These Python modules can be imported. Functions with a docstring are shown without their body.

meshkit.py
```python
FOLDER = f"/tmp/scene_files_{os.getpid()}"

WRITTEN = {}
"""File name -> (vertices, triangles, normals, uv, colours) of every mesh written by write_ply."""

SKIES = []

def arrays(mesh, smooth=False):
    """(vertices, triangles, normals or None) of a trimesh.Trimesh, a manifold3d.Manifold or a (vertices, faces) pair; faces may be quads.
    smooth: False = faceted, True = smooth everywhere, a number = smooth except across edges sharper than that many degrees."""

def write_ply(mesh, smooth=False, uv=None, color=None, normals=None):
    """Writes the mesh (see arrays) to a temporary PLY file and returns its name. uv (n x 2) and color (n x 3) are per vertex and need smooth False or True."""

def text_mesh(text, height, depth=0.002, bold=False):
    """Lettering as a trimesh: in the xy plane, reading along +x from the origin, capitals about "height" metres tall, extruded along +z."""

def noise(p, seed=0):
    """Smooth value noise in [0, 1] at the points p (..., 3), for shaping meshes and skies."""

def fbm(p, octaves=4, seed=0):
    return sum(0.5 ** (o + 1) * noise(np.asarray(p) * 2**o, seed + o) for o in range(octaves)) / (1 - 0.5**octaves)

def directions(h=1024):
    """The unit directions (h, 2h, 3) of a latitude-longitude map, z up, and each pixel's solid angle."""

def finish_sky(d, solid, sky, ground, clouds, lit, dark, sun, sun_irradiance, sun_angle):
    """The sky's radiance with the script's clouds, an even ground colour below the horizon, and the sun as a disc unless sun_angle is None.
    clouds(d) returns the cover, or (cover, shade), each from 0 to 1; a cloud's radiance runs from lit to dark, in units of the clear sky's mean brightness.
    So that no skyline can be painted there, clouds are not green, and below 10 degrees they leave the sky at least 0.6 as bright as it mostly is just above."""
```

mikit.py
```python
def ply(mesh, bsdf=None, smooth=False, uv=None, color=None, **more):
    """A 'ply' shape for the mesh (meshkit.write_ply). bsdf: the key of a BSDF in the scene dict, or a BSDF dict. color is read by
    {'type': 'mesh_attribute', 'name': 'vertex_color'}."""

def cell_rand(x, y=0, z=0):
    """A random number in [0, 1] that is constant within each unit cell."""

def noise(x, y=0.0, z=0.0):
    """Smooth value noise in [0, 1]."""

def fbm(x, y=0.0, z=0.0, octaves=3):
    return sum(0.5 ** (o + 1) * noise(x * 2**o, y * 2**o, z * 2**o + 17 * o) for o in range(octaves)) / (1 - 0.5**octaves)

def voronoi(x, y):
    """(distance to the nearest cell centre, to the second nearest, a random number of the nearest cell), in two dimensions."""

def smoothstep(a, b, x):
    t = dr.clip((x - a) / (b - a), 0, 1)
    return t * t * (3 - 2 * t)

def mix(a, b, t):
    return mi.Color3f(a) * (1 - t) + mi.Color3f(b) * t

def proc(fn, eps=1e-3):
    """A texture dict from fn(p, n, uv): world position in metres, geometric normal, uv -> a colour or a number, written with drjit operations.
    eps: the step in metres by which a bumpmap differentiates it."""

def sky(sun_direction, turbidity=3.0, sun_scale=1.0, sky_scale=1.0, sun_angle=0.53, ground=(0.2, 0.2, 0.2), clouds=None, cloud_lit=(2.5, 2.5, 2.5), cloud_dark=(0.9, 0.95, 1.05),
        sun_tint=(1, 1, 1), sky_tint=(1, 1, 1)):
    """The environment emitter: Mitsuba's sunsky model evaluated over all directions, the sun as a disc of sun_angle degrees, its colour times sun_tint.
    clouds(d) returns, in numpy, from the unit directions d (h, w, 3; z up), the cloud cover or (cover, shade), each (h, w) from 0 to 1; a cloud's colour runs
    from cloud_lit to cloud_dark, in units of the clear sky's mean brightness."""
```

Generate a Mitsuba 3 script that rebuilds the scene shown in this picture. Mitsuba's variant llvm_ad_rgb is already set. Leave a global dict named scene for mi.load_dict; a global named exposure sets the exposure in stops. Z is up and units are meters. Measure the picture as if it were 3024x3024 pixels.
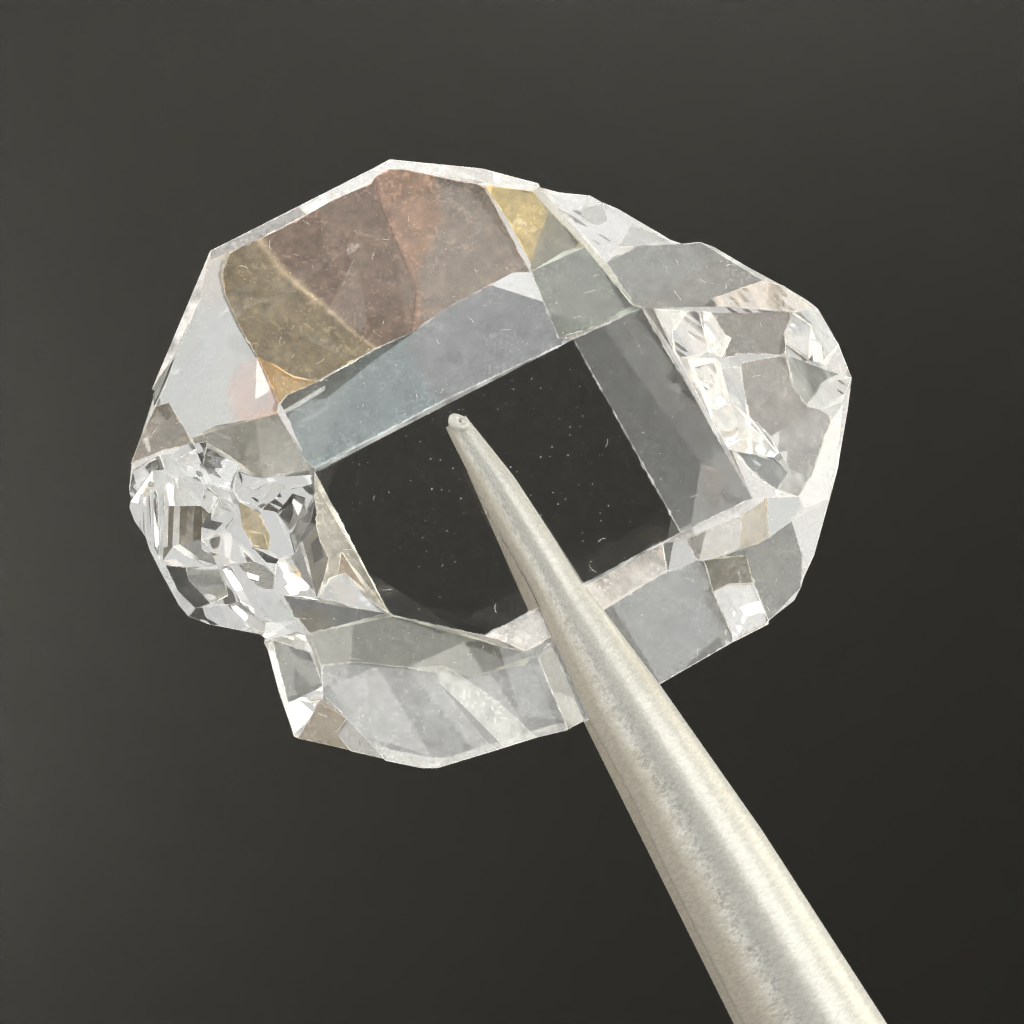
import math, random
import numpy as np, trimesh, shapely
import mapbox_earcut as earcut
import mitsuba as mi, drjit as dr
import mikit
from mikit import noise, fbm, voronoi, smoothstep
from shapely.geometry import Polygon, Point

T = mi.ScalarTransform4f
rng = np.random.default_rng(7)
scene, labels = {}, {}
exposure = 0.52

# ------------------------------------------------------------------ camera, light
# Local frame of the set-up, in millimetres: x right, y up, z towards the camera; the stone sits at the origin,
# WORLD_Z metres above the bench. world = (x, -z, y) / 1000 + (0, 0, WORLD_Z)
WORLD_Z = 0.30
CAMERA_DISTANCE = 450.0


def world(p):
    p = np.asarray(p, float)
    return np.stack([p[..., 0], -p[..., 2], p[..., 1]], -1) / 1000 + np.array([0, 0, WORLD_Z])


scene['camera'] = dict(type='perspective', fov=2 * math.degrees(math.atan(40 / CAMERA_DISTANCE)), near_clip=0.01, far_clip=50.0,
                       to_world=T().look_at(origin=world([0, 0, CAMERA_DISTANCE]).tolist(), target=world([0, 0, 0]).tolist(), up=[0, 0, 1]))
AMBIENT = (0.44, 0.44, 0.43)
scene['room_light'] = dict(type='constant', radiance=dict(type='rgb', value=list(AMBIENT)))     # even light of the room round the set-up

# light panels added round the stone to set its facet tones: centre (mm, local), half sizes (mm), radiance
ADDED_PANELS = [
    ((-200, 400, 230), 140, 140, (3.0, 3.1, 3.1)),
    ((270, 150, 440), 190, 170, (2.5, 2.5, 2.4)),
    ((-330, -60, 400), 190, 190, (1.5, 1.52, 1.5)),
    ((430, 120, 40), 170, 170, (2.3, 2.24, 1.95)),
    ((40, -420, -30), 230, 150, (0.56, 0.59, 0.59)),
    ((-440, -60, -50), 170, 170, (0.85, 0.85, 0.78)),
    ((140, 350, -190), 150, 130, (4.5, 4.4, 4.0)),
    ((-190, 380, -150), 110, 150, (0.24, 0.165, 0.125)),
    ((320, -310, -160), 140, 130, (3.6, 3.55, 3.2)),
    ((330, 340, -40), 90, 90, (0.85, 0.6, 0.24)),
    ((-330, -330, -100), 100, 100, (0.5, 0.36, 0.27)),
    ((-60, 430, -20), 100, 130, (0.45, 0.31, 0.23)),
]


PANEL_LABELS = [f'added square light panel out of the picture, {w}' for w in ['high up in front to the left', 'in front to the right', 'in front to the left', 'far to the right', 'below the stone', 'far to the left', 'small and bright above, behind the stone', 'dim and brown above, behind to the left', 'small and bright at the lower right, behind', 'yellow, at the upper right', 'amber, at the lower left', 'peach, straight above']]


def panel_face(colour):
    c = [float(x) for x in colour]

    def fn(p, n, uv):                                    # added panel, brightest in the middle
        r = dr.maximum(dr.abs(uv.x * 2 - 1), dr.abs(uv.y * 2 - 1))
        return mi.Color3f(*c) * (1.12 - 0.45 * r * r)
    return mikit.proc(fn)


scene['black_bsdf'] = dict(type='diffuse', reflectance=dict(type='rgb', value=[0.02, 0.02, 0.02]))
for k, (c, hu, hv, L) in enumerate(ADDED_PANELS):
    n = -np.array(c, float)
    n /= np.linalg.norm(n)
    u = np.cross([0, 1, 0], n) if abs(n[1]) < .95 else np.cross([0, 0, 1], n)
    u /= np.linalg.norm(u)
    v = np.cross(n, u)
    key = 'added_panel' if k == 0 else f'added_panel_{k:03d}'
    m = np.eye(4)
    for j, (axis, h) in enumerate(((u, hu), (v, hv), (n, 1000))):
        m[:3, j] = np.array([axis[0], -axis[2], axis[1]]) * h / 1000
    m[:3, 3] = world(c)
    scene[key] = dict(type='rectangle', to_world=T(m.tolist()), bsdf=dict(type='ref', id='black_bsdf'), emitter=dict(type='area', radiance=panel_face(L)))
    labels[key] = dict(label=PANEL_LABELS[k], category='added_light')
# two added unseen spots close in front of the backdrop, above and to the left, that wash it with light
WASH = [((25, 152, -200), 0.20), ((-130, -12, -200), 0.14)]
for k, (c, power) in enumerate(WASH):
    scene[f'added_backdrop_spot_{k}'] = dict(type='spot', intensity=dict(type='rgb', value=[power, power, power * .98]), cutoff_angle=82.0, beam_width=74.0,
                                       to_world=T().look_at(origin=world(list(c)).tolist(), target=world([c[0], c[1], -260]).tolist(), up=[0, 0, 1]))

# ------------------------------------------------------------------ backdrop
BACKDROP_ALBEDO = (0.0098, 0.0095, 0.0085)


def backdrop_colour(p, n, uv):
    f = 0.97 + 0.06 * fbm(p.x * 90, p.z * 90, octaves=3)
    return mi.Color3f(*BACKDROP_ALBEDO) * f


scene['backdrop_bsdf'] = dict(type='twosided', bsdf=dict(type='diffuse', reflectance=mikit.proc(backdrop_colour)))
g = np.linspace(-175, 175, 15)
gx, gy = np.meshgrid(g, g)
gz = -260 + 0 * gx
q = np.arange(15 * 15).reshape(15, 15)
bf = np.stack([q[:-1, :-1], q[:-1, 1:], q[1:, 1:], q[1:, :-1]], -1).reshape(-1, 4)
scene['backdrop'] = mikit.ply((world(np.stack([gx, gy, gz], -1).reshape(-1, 3)), bf), 'backdrop_bsdf', smooth=False)
labels['backdrop'] = dict(label='dark charcoal grey backdrop out of focus behind the crystal', category='backdrop', kind='structure')
# black card added behind the camera to keep reflections in the stone dark
fl = 250
scene['added_black_card'] = mikit.ply((world([[-fl, -fl, 520], [fl, -fl, 520], [fl, fl, 520], [-fl, fl, 520]]), np.array([[0, 3, 2, 1]])), 'black_bsdf')
labels['added_black_card'] = dict(label='unseen black card added behind the camera to keep reflections dark', category='card')

# ------------------------------------------------------------------ the crystal
# corners of the facets seen from the front (mm), the facets as loops of corners, and each facet's plane z = a x + b y + c
CORNER = np.array([[-9.5646, 27.568], [-11.0003, 26.7726], [-23.4984, 20.3274], [-27.7324, 9.4197], [-26.1501, 12.0168], [-24.9204, 14.8758], [-24.1025, 16.5156], [-23.9625, 17.4789], [-23.4934, 19.528], [-23.011, 19.5011], [-21.9138, 20.0661], [-20.1386, 20.9953], [-19.7251, 21.1598], [-17.9486, 21.9739], [-13.8633, 24.2995], [-10.9924, 25.5973], [-10.7159, 26.0775], [-9.56, 26.7596], [-8.8062, 26.7592], [-8.5069, 26.7597], [-6.038, 26.206], [-2.6312, 25.5897], [-2.146, 25.381], [1.6722, 24.9172], [2.1484, 25.3368], [2.0141, 25.5435], [-0.9916, 26.3904], [-2.355, 26.7726], [-27.8675, 9.1514], [-27.7961, 8.1881], [-26.6958, 10.509], [-28.9004, 5.8668], [-29.644, 3.7494], [-27.2082, 4.7736], [-25.3012, 5.1776], [-24.8923, 5.4745], [-24.9782, 5.7119], [-26.7513, 8.5216], [-29.8816, 1.6733], [-29.4623, 3.3046], [-27.3426, 4.3921], [-26.2243, 4.5012], [-29.7963, 0.7953], [-28.0105, 3.1971], [-26.9966, 3.2973], [-29.9022, 0.3615], [-29.4685, -0.7334], [-28.699, -1.8279], [-29.0085, -1.1773], [-29.0014, 0.5986], [-28.3736, -2.9231], [-27.4961, -3.7894], [-27.5968, -3.3554], [-27.9062, -2.7049], [-27.8904, 1.0104], [-27.5945, 1.2266], [-27.7743, 1.6702], [-28.1547, 1.3407], [-28.1478, -2.5917], [-28.4572, -1.9412], [-28.4524, 0.4642], [-28.7054, 0.5262], [-27.3308, 0.7935], [-27.506, -4.6687], [-26.0806, -7.2922], [-25.3162, -8.1702], [-24.7501, -7.5035], [-26.0681, -6.1944], [-27.0459, -4.1188], [-26.2668, -4.2299], [-27.2744, -3.7887], [-27.2111, -2.848], [-27.1122, 0.4637], [-26.9954, 3.0808], [-25.7709, 2.7479], [-24.441, 0.4627], [-24.1053, 0.4626], [-23.5545, -0.0822], [-24.1024, 0.7914], [-23.541, 1.8796], [-25.3296, 2.9733], [-26.2212, 4.0578], [-24.4467, 4.9264], [-24.7017, 5.3087], [-23.674, -8.7693], [-19.735, -9.4802], [-20.2772, -9.1475], [-20.3862, -8.9286], [-21.9983, -7.1747], [-23.4213, -7.178], [-19.5195, -9.5842], [-19.179, -9.2592], [-17.5139, -8.7981], [-18.5788, -8.5058], [-18.7547, -8.4546], [-19.0541, -8.3723], [-19.1162, -8.8102], [-19.1395, -9.7505], [-18.5242, -9.5769], [-19.1574, -10.0692], [-18.5687, -9.8572], [-18.8813, -10.6181], [-18.0654, -13.8925], [-16.9704, -17.239], [-17.302, -14.7727], [-14.5863, -13.4342], [-16.8341, -17.4434], [-16.5366, -17.4766], [-14.8777, -14.6718], [-14.5935, -14.3876], [-14.5282, -14.0446], [-14.5893, -13.8383], [-12.6989, -15.9019], [-12.467, -18.4268], [-13.5334, -17.0199], [-9.7298, -19.1188], [-6.9927, -19.7179], [-5.7636, -19.7283], [-0.9813, -18.3339], [-1.9394, -17.7019], [-4.3745, -14.7667], [-5.5854, -13.241], [-5.5835, -12.9702], [-5.8562, -12.4188], [-7.7492, -12.0077], [-11.8246, -11.5479], [-14.7104, -11.7909], [-0.5784, -18.1989], [-3.6984, -15.0401], [-4.3607, -12.345], [-5.4428, -11.8677], [-6.1205, -12.1488], [1.9519, -17.4431], [-0.9761, -14.703], [-4.0037, -12.5946], [4.3381, -16.8981], [2.0072, -11.2033], [3.0803, -10.1109], [2.2707, -10.1055], [1.0535, -10.647], [1.7301, -11.0665], [1.055, -11.7484], [-3.0107, -12.6878], [5.5673, -16.2164], [11.4961, -13.283], [14.0266, -11.8472], [13.4395, -9.7629], [12.9358, -4.4278], [11.9894, -4.5586], [7.1282, -7.5373], [17.3009, -9.9984], [15.576, -6.2119], [15.126, -4.4344], [14.8437, -3.7442], [14.2963, -3.7428], [19.9038, -8.7073], [19.8981, -8.426], [18.7237, -5.5318], [16.797, -5.5545], [21.8869, -6.8584], [22.424, -5.8358], [22.6277, -5.1535], [22.5319, -3.3721], [21.7, -0.7089], [19.8979, -1.9898], [18.9339, -2.532], [17.5609, -2.8057], [15.7908, -3.5511], [18.1245, -3.3522], [23.4569, -3.3775], [24.6861, 1.0019], [22.6879, 0.3087], [25.3679, 3.4602], [25.5021, 4.3278], [26.1838, 8.0152], [26.5247, 10.4735], [26.0397, 9.2409], [25.7651, 8.5574], [25.4921, 5.689], [25.5022, 13.0661], [24.3621, 11.413], [25.4769, 10.7315], [23.8598, 15.8652], [23.0439, 16.485], [21.133, 17.6005], [23.3051, 15.9325], [18.1273, 19.1498], [19.4794, 17.9722], [15.6689, 20.5855], [14.5741, 20.9677], [13.2106, 20.792], [12.1158, 21.1536], [9.6327, 20.5518], [7.981, 19.8344], [7.2965, 19.2725], [9.4151, 15.9843], [10.0279, 15.8163], [10.8899, 15.6765], [15.8454, 15.9173], [15.5846, 16.5298], [8.1495, 23.5913], [7.0642, 24.043], [7.4646, 22.6311], [6.6439, 22.2081], [5.4205, 22.898], [5.4254, 23.5992], [4.1962, 23.3212], [2.8292, 24.8539], [3.6461, 24.9134], [4.194, 22.8972], [6.7572, 19.83], [8.2575, 20.5358], [9.3823, 22.3875], [6.1044, 24.6139], [5.6968, 24.0257], [-17.777, 18.6627], [-14.6072, 16.035], [-12.6847, 14.2434], [-10.5648, 12.6532], [-8.1892, 13.7373], [-7.79, 13.9421], [-7.4252, 17.0861], [-7.4573, 17.3663], [-7.6347, 17.9169], [-8.2172, 19.1563], [-10.1522, 23.716], [-10.6518, 25.7728], [-22.4489, 18.4151], [-22.1549, 16.7734], [-21.0386, 14.2968], [-19.6328, 11.9584], [-18.5378, 11.4655], [-16.8816, 10.4344], [-15.1024, 10.0853], [-22.9873, 16.0983], [-22.9841, 15.6836], [-22.1308, 13.7584], [-22.9434, 11.024], [-25.1414, 8.9953], [-22.9038, 6.7201], [-21.5225, 6.9176], [-22.0898, 9.3745], [-21.1484, 11.4224], [-18.9339, 10.5804], [-17.9577, 8.4001], [-17.4166, 9.0771], [-16.8713, 9.3422], [-17.1121, 6.761], [-15.987, 4.0401], [-15.1233, 3.3019], [-5.6877, 8.3175], [-7.6344, 11.4873], [-5.3004, 8.5215], [4.7292, 13.2907], [3.6106, 13.4225], [2.6691, 15.6874], [1.4567, 18.5883], [0.1026, 18.5906], [-4.7736, 15.9907], [-0.5765, 22.4615], [-5.3441, 23.0137], [1.4577, 19.2782], [-0.3089, 22.5986], [-18.084, 7.6494], [-23.6717, 5.4168], [-23.7218, 5.026], [-22.0504, 4.4737], [-21.0836, 3.5259], [-20.0063, 2.7337], [-19.558, 2.6405], [-15.2076, 3.0782], [-9.4697, -7.7776], [-9.1311, -8.0305], [-8.591, -8.0712], [-5.2892, -8.8562], [-2.1197, -9.498], [5.8707, -5.5038], [11.6788, -2.3847], [12.9221, -1.5898], [5.903, 14.0898], [7.5513, 18.1558], [5.6726, 20.5221], [4.037, 20.1748], [2.0053, 21.0812], [2.8241, 23.1698], [2.1461, 24.2876], [3.5139, 22.8968], [21.9149, 15.5724], [13.6411, 15.5357], [14.4635, 15.5501], [15.4202, 15.4202], [12.5022, 12.3594], [23.2826, 14.5555], [23.6768, 13.2615], [24.1066, 13.0487], [24.229, 11.8155], [23.3931, 11.6708], [21.1912, 13.8427], [21.3158, 13.0138], [22.9725, 11.8003], [23.3469, 12.2401], [23.2681, 13.4536], [16.4978, 13.7191], [16.9831, 13.4552], [16.2025, 11.9344], [17.9961, 12.2948], [21.3059, 12.1954], [22.6971, 11.6625], [21.8363, 9.7415], [22.9514, 8.2506], [24.0737, 10.0333], [17.7054, 11.6089], [17.6999, 11.1956], [18.3536, 7.3967], [18.769, 6.9898], [20.0102, 5.9119], [20.6973, 4.6336], [24.0797, 5.2652], [24.9169, 7.3224], [24.0748, 7.9219], [23.089, 2.6752], [24.3718, 2.6816], [21.5386, 3.3452], [22.2464, 1.1714], [20.2823, 4.2204], [21.3884, 3.0775], [20.5372, 1.7097], [19.6908, 1.0525], [18.8642, 2.7883], [17.3667, 4.6733], [16.9508, 4.8139], [18.5067, 1.0599], [13.3083, -2.1212], [17.7811, -0.2348], [16.6796, 4.8122], [14.7927, 8.1763], [12.9009, 11.8198], [16.8507, 8.6042], [16.1913, 11.0465], [16.0631, 11.592], [15.7859, 11.8573], [14.2803, 11.8389], [15.6475, 11.5874], [16.0436, 9.9532], [16.5783, 8.3351], [15.7441, 7.918], [13.8581, 11.1538], [15.107, 12.3966], [14.8546, 13.7694], [12.3753, 13.9988], [-1.061, -9.7531], [0.7771, -10.5934], [2.6179, -9.7763], [-2.1921, -9.8085], [-0.9701, -10.3642], [-15.5319, -9.3438], [-15.2098, 2.783], [-15.2121, 2.4776], [-15.2144, 2.172], [-15.1358, 1.6625], [-15.179, 1.4281], [-15.2325, 1.2141], [-15.0175, -0.2348], [-15.1443, -0.5106], [-15.0635, -0.7251], [-15.0863, -0.9397], [-14.8772, -1.8086], [-14.7677, -2.2586], [-14.1271, -3.5369], [-14.1618, -3.8856], [-14.8161, -6.6031], [-14.1123, -5.1066], [-13.3717, -4.8559], [-13.1268, -3.0622], [-12.3199, -4.4197], [-11.2349, -6.0307], [-12.8615, -4.689], [-11.238, -6.4407], [-19.2351, 2.4249], [-18.9022, 2.3014], [-19.0794, 2.1381], [-19.7897, 1.6585], [-20.8827, 2.0903], [-21.2184, 3.1161], [-21.4371, 2.7373], [-21.5531, 1.5483], [-21.11, 0.7894], [-20.0181, 0.461], [-19.7984, 0.5736], [-18.7709, 1.5753], [-18.9247, 1.8618], [-18.3508, 2.4127], [-17.4705, 1.9718], [-17.369, 1.7573], [-11.2457, -7.5278], [-14.5379, -6.9409], [-17.6417, -6.4152], [-16.77, -8.1278], [-16.3532, -8.3926], [-16.564, -8.4672], [-15.9527, -9.4831], [-15.3316, -10.7044], [-14.9215, -12.0626], [-15.5422, -10.8415], [-16.6442, -9.2228], [-18.4547, -5.9528], [-19.8876, -5.957], [-19.6826, -7.1686], [-15.0456, -6.5946], [-18.475, 0.9002], [-19.3541, 0.1946], [-18.37, 0.0307], [-18.1537, -0.0819], [-16.9272, 1.4302], [-15.9472, 1.1128], [-15.9521, 0.5719], [-15.7409, -0.0817], [-15.5297, -0.7254], [-16.3107, -2.026], [-16.3146, -2.354], [-16.0954, -2.2409], [-15.9788, -2.0255], [-14.4583, -3.4356], [-15.2332, -3.9823], [-15.4339, -2.4649], [-15.667, -3.758], [-23.8862, 4.3784], [-23.9976, 3.6176], [-22.9851, 2.0942], [-22.6604, 1.7652], [-24.4447, 4.5969], [-16.7095, -3.2272], [-17.9808, -3.6105], [-18.2044, -3.9918], [-18.3217, -4.8577], [-29.0122, 1.4449], [-28.7156, 1.4446], [-28.451, 1.2276], [-26.7538, 0.4636], [-26.3117, 0.4634], [-25.8172, 0.4632], [-25.2601, 0.463], [-26.2133, 2.5328], [-26.8294, -2.6716], [-26.4713, -2.7018], [-25.8899, -2.5045], [-25.3417, -2.4106], [-24.7034, 0.4628], [-24.7835, -2.3064], [-24.4668, -2.1513], [-24.1733, -2.2023], [-24.1209, -1.1726], [-24.0137, -0.9461], [-23.3396, -0.6269], [-23.3344, -0.0822], [-23.0123, -1.4389], [-22.3994, -0.8422], [-24.4803, -3.4604], [-24.4827, -3.677], [-22.9341, -4.1053], [-23.1487, -3.5598], [-24.0335, -2.9128], [-25.3739, -3.4629], [-26.2608, -3.6823], [-25.3829, -4.2786], [-23.596, -4.2209], [-23.0149, -1.7063], [-21.9155, -1.6534], [-21.1405, -2.5771], [-19.8524, -3.8822], [-19.1917, -4.0971], [-18.9705, -3.8803], [-19.6143, -3.2331], [-20.0531, -2.7401], [-20.0493, -2.4728], [-20.8048, -1.2721], [-20.9062, -0.9438], [-22.6645, 1.1189], [-21.7783, 0.7899], [-21.2324, -0.0821], [-22.2372, -1.3866], [-19.575, -0.0819], [-18.7237, -1.814], [-18.7391, -2.9539], [-18.3016, -3.5495], [-17.0755, -1.812], [-17.1844, -1.3817], [-23.0302, -3.2401], [-22.0462, -4.1645], [-21.2757, -3.9982], [-22.7054, -3.2392], [-22.714, -4.1046], [-22.4847, -4.2172], [-25.163, -5.3214], [-22.0887, -6.5112], [-20.7365, -4.6469], [-20.5185, -4.6465], [-19.5381, -4.9745], [-19.6485, -5.3568], [-20.4118, -5.0798], [-19.6552, -5.7392], [-21.7167, -4.3187], [-20.766, -6.2905], [-19.9224, -7.7092], [-21.1111, -6.9443], [-16.3989, -0.6236], [-16.5094, -0.2965], [-16.9333, 0.7869], [-16.8386, -0.0818], [-17.1793, -0.9413], [-19.1576, -1.7015], [-20.3592, -1.6], [-17.3827, 0.3579], [-16.8267, 1.1136]])
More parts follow.
